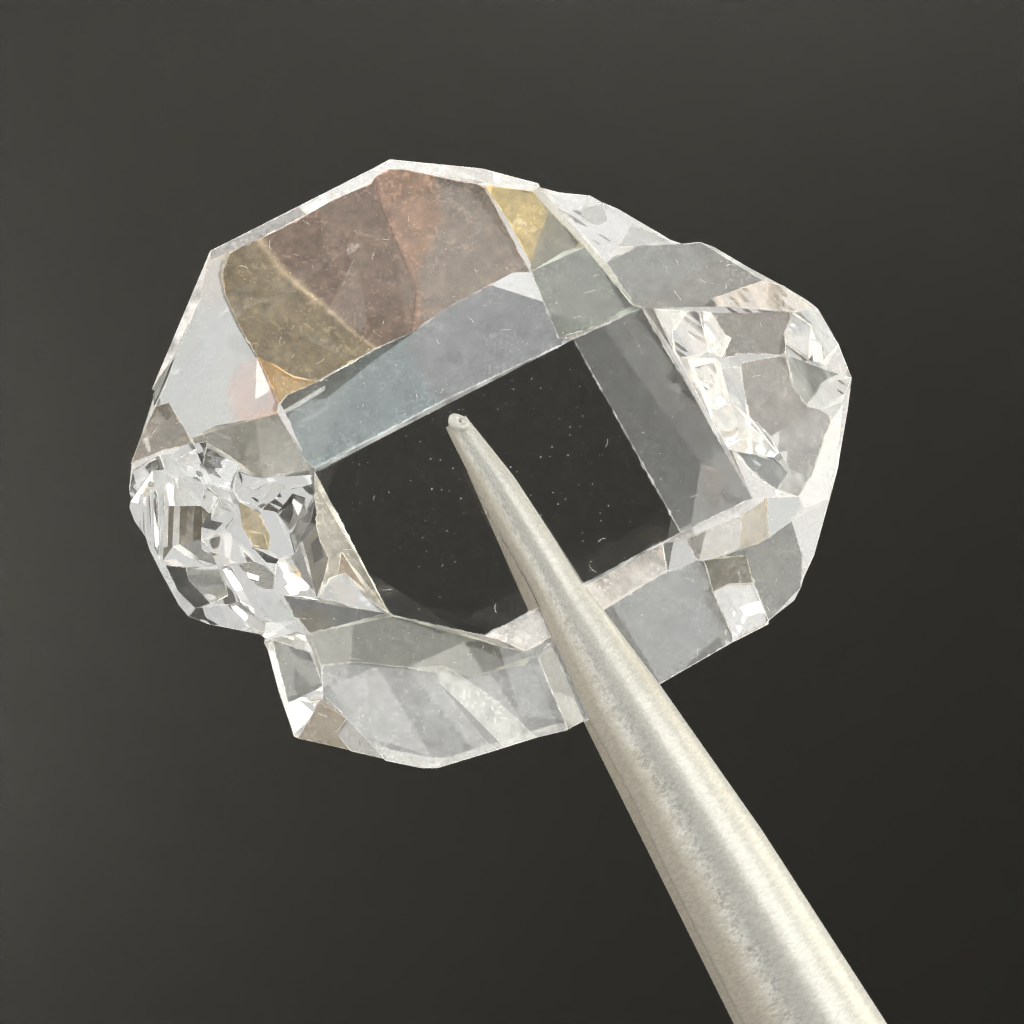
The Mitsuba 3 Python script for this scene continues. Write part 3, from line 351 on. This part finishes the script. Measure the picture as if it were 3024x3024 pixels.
labels['crystal'] = dict(label='clear colourless faceted crystal with a broken corner, pinched between tweezer tips', category='crystal')
EDGE = {}
for f, (kind, haze, tint, film, plane, loops) in enumerate(FACET):
    for ids in loops:
        for a, b in zip(ids, ids[1:] + ids[:1]):
            EDGE[(a, b)] = f

INSET = 0.42
scene['light_tone_bsdf'] = dict(type='blendbsdf', weight=dust_tint_share, glass=dict(type='dielectric', int_ior=1.55, ext_ior=1.0),
                          dust_tint=dict(type='twosided', bsdf=dict(type='diffuse', reflectance=dict(type='mesh_attribute', name='vertex_color'))))  # dust and painted refracted light, coloured per vertex
# painted tones of refracted light run on from facet to facet of one face and fade into each other
LIGHT_TONE = {}
for F in FACET:
    if F[3] > 0:
        LIGHT_TONE.setdefault(F[3], []).append((Polygon(CORNER[F[5][0]], [CORNER[l] for l in F[5][1:]]).buffer(0), F[1], np.array(DUST_OR_LIGHT[F[2]])))
WHOLE = {k: shapely.unary_union([q.buffer(1e-3) for q, _, _ in v]) for k, v in LIGHT_TONE.items()}
SPREAD = [(0, 0)] + [(r * math.cos(a), r * math.sin(a)) for r, m in ((.25, 6), (.55, 10), (.95, 12)) for a in np.arange(m) * 2 * math.pi / m + r]


UNIT, MID = 80 / 1932, 1 - 4.0 / CAMERA_DISTANCE
# refracted back edges painted as lines on the brown face: line (mm), half widths at its ends, haze, colour
PAINTED_LINES = [(shapely.LineString([((u - 966) * UNIT * MID, (966 - v) * UNIT * MID) for u, v in pts]), w0, w1, h, c) for pts, w0, w1, h, c in [
    ([(488, 452), (534, 513), (575, 548), (611, 576), (657, 619), (708, 657)], .34, .12, .52, (.92, .72, .50)),
    ([(470, 470), (500, 520), (560, 600)], .5, .2, .34, (.70, .56, .40)),
    ([(704, 333), (720, 391), (742, 445), (766, 500), (784, 543), (782, 585), (776, 624)], .10, .10, .52, (.22, .13, .09)),
    ([(711, 333), (728, 391), (750, 445), (775, 500), (791, 545), (789, 585), (783, 624)], .22, .22, .42, (.80, .52, .40))]]


def tone_at(k, pts, here):
    """haze and painted light colour of tone k at the points: the facets' own, averaged over a spot about a millimetre wide, half of it the facet's own"""
    pts = np.asarray(pts, float)
    out, wt = np.zeros((len(pts), 4)), np.zeros(len(pts))
    for dx, dy in SPREAD:
        w = math.exp(-(dx * dx + dy * dy) / 1.0)
        for q, haze, colour in LIGHT_TONE[k]:
            m = shapely.contains_xy(q, pts[:, 0] + dx, pts[:, 1] + dy)
            out[m] += w * np.array([haze, *colour])
            wt[m] += w
    own = np.array([here[0], *here[1]])
    o = np.where(wt[:, None] > 0, out / np.maximum(wt, 1e-9)[:, None], own)
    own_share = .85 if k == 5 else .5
    o = own_share * own + (1 - own_share) * o
    for line, w0, w1, haze, colour in PAINTED_LINES if k == 1 else []:
        d = shapely.distance(line, shapely.points(pts))
        t = shapely.line_locate_point(line, shapely.points(pts), normalized=True)
        g = np.exp(-(d / (w0 + (w1 - w0) * t)) ** 2)[:, None]
        o = o * (1 - g) + g * np.array([haze, *colour])
    return o


def dense_face(poly, step):
    from scipy.spatial import Delaunay
    rings = [np.array(r.coords)[:-1] for r in [poly.exterior, *poly.interiors]]
    edge_pts = []
    for ring in rings:
        for A, B in zip(ring, np.roll(ring, -1, 0)):
            n = max(1, int(np.linalg.norm(B - A) / (step * .7)))
            edge_pts += [A + (B - A) * i / n for i in range(n)]
    x0, y0, x1, y1 = poly.bounds
    gx, gy = np.meshgrid(np.arange(x0, x1, step), np.arange(y0, y1, step * .87))
    gx = gx + step / 2 * (np.arange(gx.shape[0]) % 2)[:, None]
    inner = poly.buffer(-step * .45)
    m = shapely.contains_xy(inner, gx, gy)
    pts = np.vstack([np.array(edge_pts), np.c_[gx[m], gy[m]]])
    for line, *_ in PAINTED_LINES:
        if not line.intersects(poly):
            continue
        near = [(q.x, q.y) for off in (-.5, -.25, -.1, 0, .1, .25, .5) for k in np.arange(0, line.length, .22) for q in [shapely.offset_curve(line, off).interpolate(k)]]
        near = np.array(near)
        pts = np.vstack([pts, near[shapely.contains_xy(poly.buffer(-.06), near[:, 0], near[:, 1])]])
    tri = Delaunay(pts).simplices
    c = pts[tri].mean(1)
    A, B, C = pts[tri[:, 0]], pts[tri[:, 1]], pts[tri[:, 2]]
    area = (B[:, 0] - A[:, 0]) * (C[:, 1] - A[:, 1]) - (B[:, 1] - A[:, 1]) * (C[:, 0] - A[:, 0])
    tri = np.where(area[:, None] < 0, tri[:, [0, 2, 1]], tri)
    keep = shapely.contains_xy(poly, c[:, 0], c[:, 1]) & (np.abs(area) > 1e-7)
    return pts, tri[keep], np.abs(area[keep]).sum() / 2


for f, (kind, haze, tint, film, plane, loops) in enumerate(FACET):
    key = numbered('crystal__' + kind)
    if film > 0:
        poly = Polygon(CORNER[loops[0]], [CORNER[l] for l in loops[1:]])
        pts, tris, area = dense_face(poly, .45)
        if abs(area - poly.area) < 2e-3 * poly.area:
            hc = tone_at(film, pts, (haze, DUST_OR_LIGHT[tint]))
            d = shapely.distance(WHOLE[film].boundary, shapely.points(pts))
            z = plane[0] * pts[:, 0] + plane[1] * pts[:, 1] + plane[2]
            scene[key] = mikit.ply((world(np.c_[pts, z]), tris), 'light_tone_bsdf', smooth=False, uv=np.stack([hc[:, 0], np.minimum(d, INSET)], -1), color=hc[:, 1:])
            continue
        print('plain face', f, area, poly.area)
    poly = Polygon(CORNER[loops[0]], [CORNER[l] for l in loops[1:]])
    pts, uv, tris = [], [], []
    inner = poly.buffer(-INSET, join_style=2)
    inner = [q for q in getattr(inner, 'geoms', [inner]) if not q.is_empty and q.area > 0.3]
    pieces = [poly]
    if inner and poly.is_valid:
        ring = poly.difference(shapely.unary_union(inner))
        pieces = inner + [q for q in getattr(ring, 'geoms', [ring]) if q.area > 0]
    for piece in pieces:
        ear = [np.array(piece.exterior.coords)[:-1]] + [np.array(h.coords)[:-1] for h in piece.interiors]
        flat = np.vstack(ear)
        t = earcut.triangulate_float64(flat, np.cumsum([len(e) for e in ear]).astype(np.uint32)).reshape(-1, 3)
        base = len(pts)
        for x, y in flat:
            pts.append((x, y, plane[0] * x + plane[1] * y + plane[2]))
            d = poly.boundary.distance(Point(x, y)) if len(pieces) > 1 else 0.18
            uv.append((haze, min(d, INSET)))
        for a, b, c in t:
            A, B, C = flat[[a, b, c]]
            if (B[0] - A[0]) * (C[1] - A[1]) - (B[1] - A[1]) * (C[0] - A[0]) < 0:
                b, c = c, b
            tris.append((base + a, base + b, base + c))
    add_mesh(key, pts, tris, f'broken_stone_bsdf_{tint}' if film < 0 else f'stone_bsdf_{tint}', np.array(uv))
    if kind == 'table_facet':
        labels[key] = dict(label='dark clear table facet' if haze < .01 else 'grey strip of the table facet')

# the back: lower envelope of its planes, cut to the outline
nxt = {a: b for a, b in EDGE if (b, a) not in EDGE}
start = next(iter(nxt))
rim = [start]
while nxt[rim[-1]] != start:
    rim.append(nxt[rim[-1]])
outline = Polygon(CORNER[rim])
cells = []
for i, p in enumerate(BACK):
    c = outline
    for j, o in enumerate(BACK):
        nn = math.hypot(*(p - o)[:2])
        if i == j or nn < 1e-9:
            continue
        u = (p - o)[:2] / nn
        at = -u * (p - o)[2] / nn
        t = np.array([-u[1], u[0]])
        c = c.intersection(Polygon([at + t * 200, at - t * 200, at - t * 200 + u * 400, at + t * 200 + u * 400]))
        if c.is_empty:
            break
    if not c.is_empty and c.area > 0:
        cells.append(c)
lines = shapely.unary_union([c.boundary for c in cells] + [outline.boundary], grid_size=1e-3)
back_faces = [f for f in shapely.ops.polygonize(lines) if f.area > 1e-3]
back_nodes = np.array(sorted({p for f in back_faces for p in f.exterior.coords}))
for f in back_faces:
    c = np.array(f.exterior.coords)[:-1]
    pts = [(x, y, back_z(x, y)) for x, y in c]
    tris = []
    for a, b, d in earcut.triangulate_float64(c, np.array([len(c)], np.uint32)).reshape(-1, 3):
        A, B, C = c[[a, b, d]]
        if (B[0] - A[0]) * (C[1] - A[1]) - (B[1] - A[1]) * (C[0] - A[0]) > 0:
            b, d = d, b
        tris.append((a, b, d))
    add_mesh(numbered('crystal__pavilion_facet'), pts, tris, 'stone_bsdf_0', np.tile([0.006, INSET], (len(pts), 1)))

# growth steps between facets whose planes do not meet, and the girdle round the outline
sv, sf, gv, gf = [], [], [], []


def put(store, *pts):
    store += [tuple(p) for p in pts]
    return list(range(len(store) - len(pts), len(store)))


for (i, j), f in EDGE.items():
    P, Q = CORNER[i], CORNER[j]
    if (j, i) in EDGE:
        h = EDGE[(j, i)]
        if f > h:
            continue
        zf, zh = (facet_z(f, i), facet_z(f, j)), (facet_z(h, i), facet_z(h, j))
        d0, d1 = zf[0] - zh[0], zf[1] - zh[1]
        if abs(d0) < 1e-6 and abs(d1) < 1e-6:
            continue
        if d0 >= 0 and d1 >= 0:
            a, b, c, d = put(sv, (*P, zf[0]), (*Q, zf[1]), (*Q, zh[1]), (*P, zh[0]))
            sf += [(a, c, b), (a, d, c)]
        elif d0 <= 0 and d1 <= 0:
            a, b, c, d = put(sv, (*Q, zh[1]), (*P, zh[0]), (*P, zf[0]), (*Q, zf[1]))
            sf += [(a, c, b), (a, d, c)]
        else:
            t = d0 / (d0 - d1)
            M = (*(P * (1 - t) + Q * t), zf[0] * (1 - t) + zf[1] * t)
            hi0, lo0 = max(zf[0], zh[0]), min(zf[0], zh[0])
            if d0 > 0:
                a, d, m = put(sv, (*P, zf[0]), (*P, zh[0]), M)
                sf.append((a, d, m))
                a, d, m = put(sv, (*Q, zh[1]), (*Q, zf[1]), M)
                sf.append((a, d, m))
            else:
                a, d, m = put(sv, (*P, zh[0]), (*P, zf[0]), M)
                sf.append((a, m, d))
                a, d, m = put(sv, (*Q, zf[1]), (*Q, zh[1]), M)
                sf.append((a, m, d))
    else:
        d = Q - P
        L = np.linalg.norm(d)
        rel = back_nodes - P
        t, off = rel @ d / L**2, np.abs(rel @ np.array([-d[1], d[0]])) / L
        m = np.nonzero((t > 1e-4) & (t < 1 - 1e-4) & (off < 2e-3))[0]
        chain = [(*P, back_z(*P))] + [(*back_nodes[k], back_z(*back_nodes[k])) for k in m[np.argsort(t[m])]] + [(*Q, back_z(*Q))]
        a, b = put(gv, (*P, facet_z(f, i)), (*Q, facet_z(f, j)))
        ids = put(gv, *chain)
        gf += [(a, p, q) for p, q in zip(ids[:-1], ids[1:])] + [(a, ids[-1], b)]
add_mesh('crystal__growth_step', sv, sf, 'stone_bsdf_0', np.tile([0.30, INSET], (len(sv), 1)))
labels['crystal__growth_step'] = dict(label='small steps along the facet edges', kind='stuff')
add_mesh('crystal__girdle', gv, gf, 'stone_bsdf_0', np.tile([0.60, INSET], (len(gv), 1)))

# ------------------------------------------------------------------ tweezers: two tapering prongs
# edges of the prongs as measured across the picture plane (picture units: 1932 wide, 80 mm at the stone)
def to_mm(u, v, z):
    k = UNIT * (1 - z / CAMERA_DISTANCE)
    return np.array([(u - 966) * k, (966 - v) * k])


AXIS = np.array([673.0, 1134.0]) / math.hypot(673, 1134)
SIDE = np.array([AXIS[1], -AXIS[0]])            # towards the right edge
TIP = np.array([862.0, 794.0])
LEFT = np.array([(836, 796), (851, 828), (887, 899), (930, 985), (1000, 1110), (1038, 1193), (1112, 1359), (1200, 1521), (1257, 1643), (1396, 1921)], float)
RIGHT = np.array([(884, 792), (903, 815), (970, 899), (1043, 1009), (1101, 1101), (1247, 1294), (1437, 1565), (1674, 1932)], float)


def edge(points, s):
    a, c = (points - TIP) @ AXIS, (points - TIP) @ SIDE
    k = (c[-1] - c[-4]) / (a[-1] - a[-4])
    return np.where(s > a[-1], c[-1] + k * (s - a[-1]), np.interp(s, a, c))


# half-round section: across (-1..1), height; flat inner face at 0, a ridge right of the middle
SECTION = np.array([(-1, 0)] + [(math.cos(q), .06 + .70 * math.sin(q) ** .92) for q in np.linspace(math.pi, 0, 57)] + [(1, 0)])


def prong(s0, left, right, z_of, up, key, section=SECTION):
    s = np.concatenate([np.linspace(s0, s0 + 60, 8), np.linspace(s0 + 75, 1500, 90), np.linspace(1550, 4200, 30)])
    rows, frame = [], []
    for t in s:
        z = z_of(t)
        l, r = left(t), right(t)
        if t > 1500:                              # beyond the picture the prong runs on at one width
            l, r = left(1500.) + (l - left(1500.)) * .25, right(1500.) + (r - right(1500.)) * .25
        mid, half = (l + r) / 2, (r - l) / 2
        round_off = 1.0 if t > s0 + 22 else .80 + .20 * math.sqrt(max(0, (t - s0) / 22))
        row = []
        for a, h in section:
            u, v = TIP + AXIS * t + SIDE * (mid + a * half)
            x, y = to_mm(u, v, z)
            row.append((x, y, z + up * h * half * UNIT * 1.05 * round_off))
        rows.append(row)
    V = np.array(rows)
    n, m = V.shape[:2]
    idx = np.arange(n * m).reshape(n, m)
    F = []
    for a in range(n - 1):
        for b in range(m):
            c = (b + 1) % m
            F += [(idx[a, b], idx[a, c], idx[a + 1, c]), (idx[a, b], idx[a + 1, c], idx[a + 1, b])]
    for a in range(1, m - 1):
        F += [(idx[0, 0], idx[0, a + 1], idx[0, a]), (idx[-1, 0], idx[-1, a], idx[-1, a + 1])]
    mesh = trimesh.Trimesh(world(V.reshape(-1, 3)), np.array(F), process=False)
    mesh.fix_normals()
    uv = np.stack([np.tile(section[:, 0], n), np.repeat(s * UNIT, m)], -1)         # across (-1..1), along in mm
    scene[key] = mikit.ply(mesh, 'steel_bsdf', smooth=True, uv=uv)
    return V


A3 = np.array([AXIS[0], 0, -AXIS[1]])
S3 = np.array([SIDE[0], 0, -SIDE[1]])


def steel_colour(p, n, uv):
    """Ground steel: fine grain across the prong, a tan tone over the left flank and pitted spots along its corner."""
    a, s = uv.x, uv.y
    grain = fbm(s * 8.0, a * 16.0, 1.0, octaves=3)
    film = smoothstep(-0.16, -0.60, a + 0.22 * (noise(s * 1.4, a * 3, 2.0) - 0.5))
    c = mikit.mix(mi.Color3f(.57, .555, .50), mi.Color3f(.40, .36, .29), film * 0.9)
    pits = smoothstep(0.44, 0.68, fbm(s * 6.0, a * 16.0, 7.0, octaves=3)) * smoothstep(0.36, 0.0, dr.abs(a + 0.28 + 0.1 * (noise(s * .8, 1.0, 3.0) - .5)))
    f = (0.80 + 0.34 * grain) * (1 - 0.26 * pits)
    return c * f


def steel_relief(p, n, uv):
    a, s = uv.x, uv.y
    w = smoothstep(0.5, 0.1, dr.abs(a + 0.30)) + 0.35
    return 0.000012 * w * noise(s * 6.5, a * 9.0, 1.0) + 0.000012 * smoothstep(0.35, 0.1, dr.abs(a - 0.42)) * noise(s * 5.0, a * 2.0, 8.0) + 0.000016 * fbm(s * 6.0, a * 12.0, 4.0, octaves=4)


scene['steel_bsdf'] = dict(type='twosided', bsdf=dict(type='bumpmap', scale=1.0, arbitrary=mikit.proc(steel_relief, eps=3e-5),
                           nested=dict(type='principled', base_color=mikit.proc(steel_colour), metallic=0.34, roughness=0.33, specular=0.5)))


def z_plane(f, t):
    a, b, c = FACET[f][4]
    x, y = to_mm(*(TIP + AXIS * t), 6.0)
    return a * x + b * y + c


TABLE = next(i for i, f in enumerate(FACET) if f[0] == 'table_facet' and f[1] < .01)
z_tip = z_plane(TABLE, 10.) + 0.12
front = prong(0.0, lambda t: edge(LEFT, t), lambda t: edge(RIGHT, t), lambda t: z_tip + np.interp(t, [0, 700, 1500, 2600, 4200], [0, 2.2, 3.6, 2.0, -6.0]), 1, 'metal_tweezers__prong')
REAR_A, REAR_B = np.array([902., 962.]), np.array([1379., 1921.])


def rear_left(t):
    a, c = (np.array([REAR_A, REAR_B]) - TIP) @ AXIS, (np.array([REAR_A, REAR_B]) - TIP) @ SIDE
    return c[0] + (c[1] - c[0]) * (t - a[0]) / (a[1] - a[0])


zr = BACK[0, 2] - 0.15
prong(112.0, lambda t: rear_left(t) + 20 * np.clip((600 - t) / 480, 0, 1), lambda t: rear_left(t) + .86 * (edge(RIGHT, t) - edge(LEFT, t)), lambda t: zr - np.interp(t, [0, 700, 1500, 2600, 4200], [0, 1.0, 2.0, 0.0, -9.0]), -1, 'metal_tweezers__prong_001')
# worn burr on the tip
ring = trimesh.creation.torus(0.44, 0.38, 32, 16)
ring.apply_scale([1.12, .78, .8])
ring.vertices += 0.05 * np.sin(ring.vertices * 5.1 + 1)
c2 = to_mm(866, 797, z_tip + .9)
ang = math.radians(-25)
rot = np.array([[math.cos(ang), -math.sin(ang), 0], [math.sin(ang), math.cos(ang), 0], [0, 0, 1]])
tilt = np.array([[1, 0, 0], [0, math.cos(-.5), -math.sin(-.5)], [0, math.sin(-.5), math.cos(-.5)]])
rv = np.array(ring.vertices) @ (rot @ tilt).T + np.array([*c2, z_tip + .75])
scene['metal_tweezers__tip'] = mikit.ply((world(rv), np.array(ring.faces)), 'steel_bsdf', smooth=True, uv=np.stack([np.full(len(rv), .3), rv[:, 0]], -1))
labels['metal_tweezers'] = dict(label='brushed steel pointed tweezers coming in from the lower right and holding the crystal', category='tweezers')
labels['metal_tweezers__prong'] = dict(label='front prong lying over the dark table facet')
labels['metal_tweezers__prong_001'] = dict(label='rear prong, its edge showing beside the front one')

# ------------------------------------------------------------------ lint and dust on the stone
lv, lf = [], []
polys = [(Polygon(CORNER[F[5][0]], [CORNER[l] for l in F[5][1:]]), F) for F in FACET]
lint_w = {'crown_facet': 1.0, 'table_facet': .10, 'pavilion_side_facet': .5, 'right_facet': .35, 'rim_facet': .1, 'fracture_facet': .1, 'chip_facet': .2}
w = np.array([P.area * lint_w.get(F[0], .3) for P, F in polys])
for k in rng.choice(len(polys), 200, p=w / w.sum()):
    P, F = polys[k]
    x0, y0, x1, y1 = P.bounds
    for _ in range(40):
        x, y = rng.uniform(x0, x1), rng.uniform(y0, y1)
        if P.buffer(-.15).contains(Point(x, y)):
            break
    else:
        continue
    a, b, c = F[4]
    length = 10 ** rng.uniform(-1.25, .0)
    th, bend, r = rng.uniform(0, math.pi), rng.normal(0, .6), rng.uniform(.010, .026)
    n = 2 + int(length * 8)
    path, x, y = [], float(x), float(y)
    for i in range(n + 1):
        path.append((x, y, a * x + b * y + c + .03))
        x += math.cos(th) * length / n
        y += math.sin(th) * length / n
        th += bend / n
    path = np.array(path)
    if not P.contains(Point(path[-1, 0], path[-1, 1])):
        continue
    d = np.gradient(path, axis=0)
    d /= np.linalg.norm(d, axis=1, keepdims=True)
    e1 = np.cross(d, [.1, .2, 1.]); e1 /= np.linalg.norm(e1, axis=1, keepdims=True)
    e2 = np.cross(d, e1)
    base = len(lv)
    for i in range(n + 1):
        rr = r * (1 if 0 < i < n else .5)
        for q in range(4):
            lv.append(path[i] + rr * (math.cos(q * math.pi / 2) * e1[i] + math.sin(q * math.pi / 2) * e2[i]))
    for i in range(n):
        for q in range(4):
            a0, a1 = base + 4 * i + q, base + 4 * i + (q + 1) % 4
            lf += [(a0, a1, a1 + 4), (a0, a1 + 4, a0 + 4)]
    lf += [(base, base + 2, base + 1), (base, base + 3, base + 2), (base + 4 * n, base + 4 * n + 1, base + 4 * n + 2), (base + 4 * n, base + 4 * n + 2, base + 4 * n + 3)]
scene['lint_bsdf'] = dict(type='twosided', bsdf=dict(type='diffuse', reflectance=dict(type='rgb', value=[.8, .79, .74])))
add_mesh('lint', lv, lf, 'lint_bsdf')
labels['lint'] = dict(label='tiny pale fibres and dust specks clinging to the crystal faces', category='lint', kind='stuff')
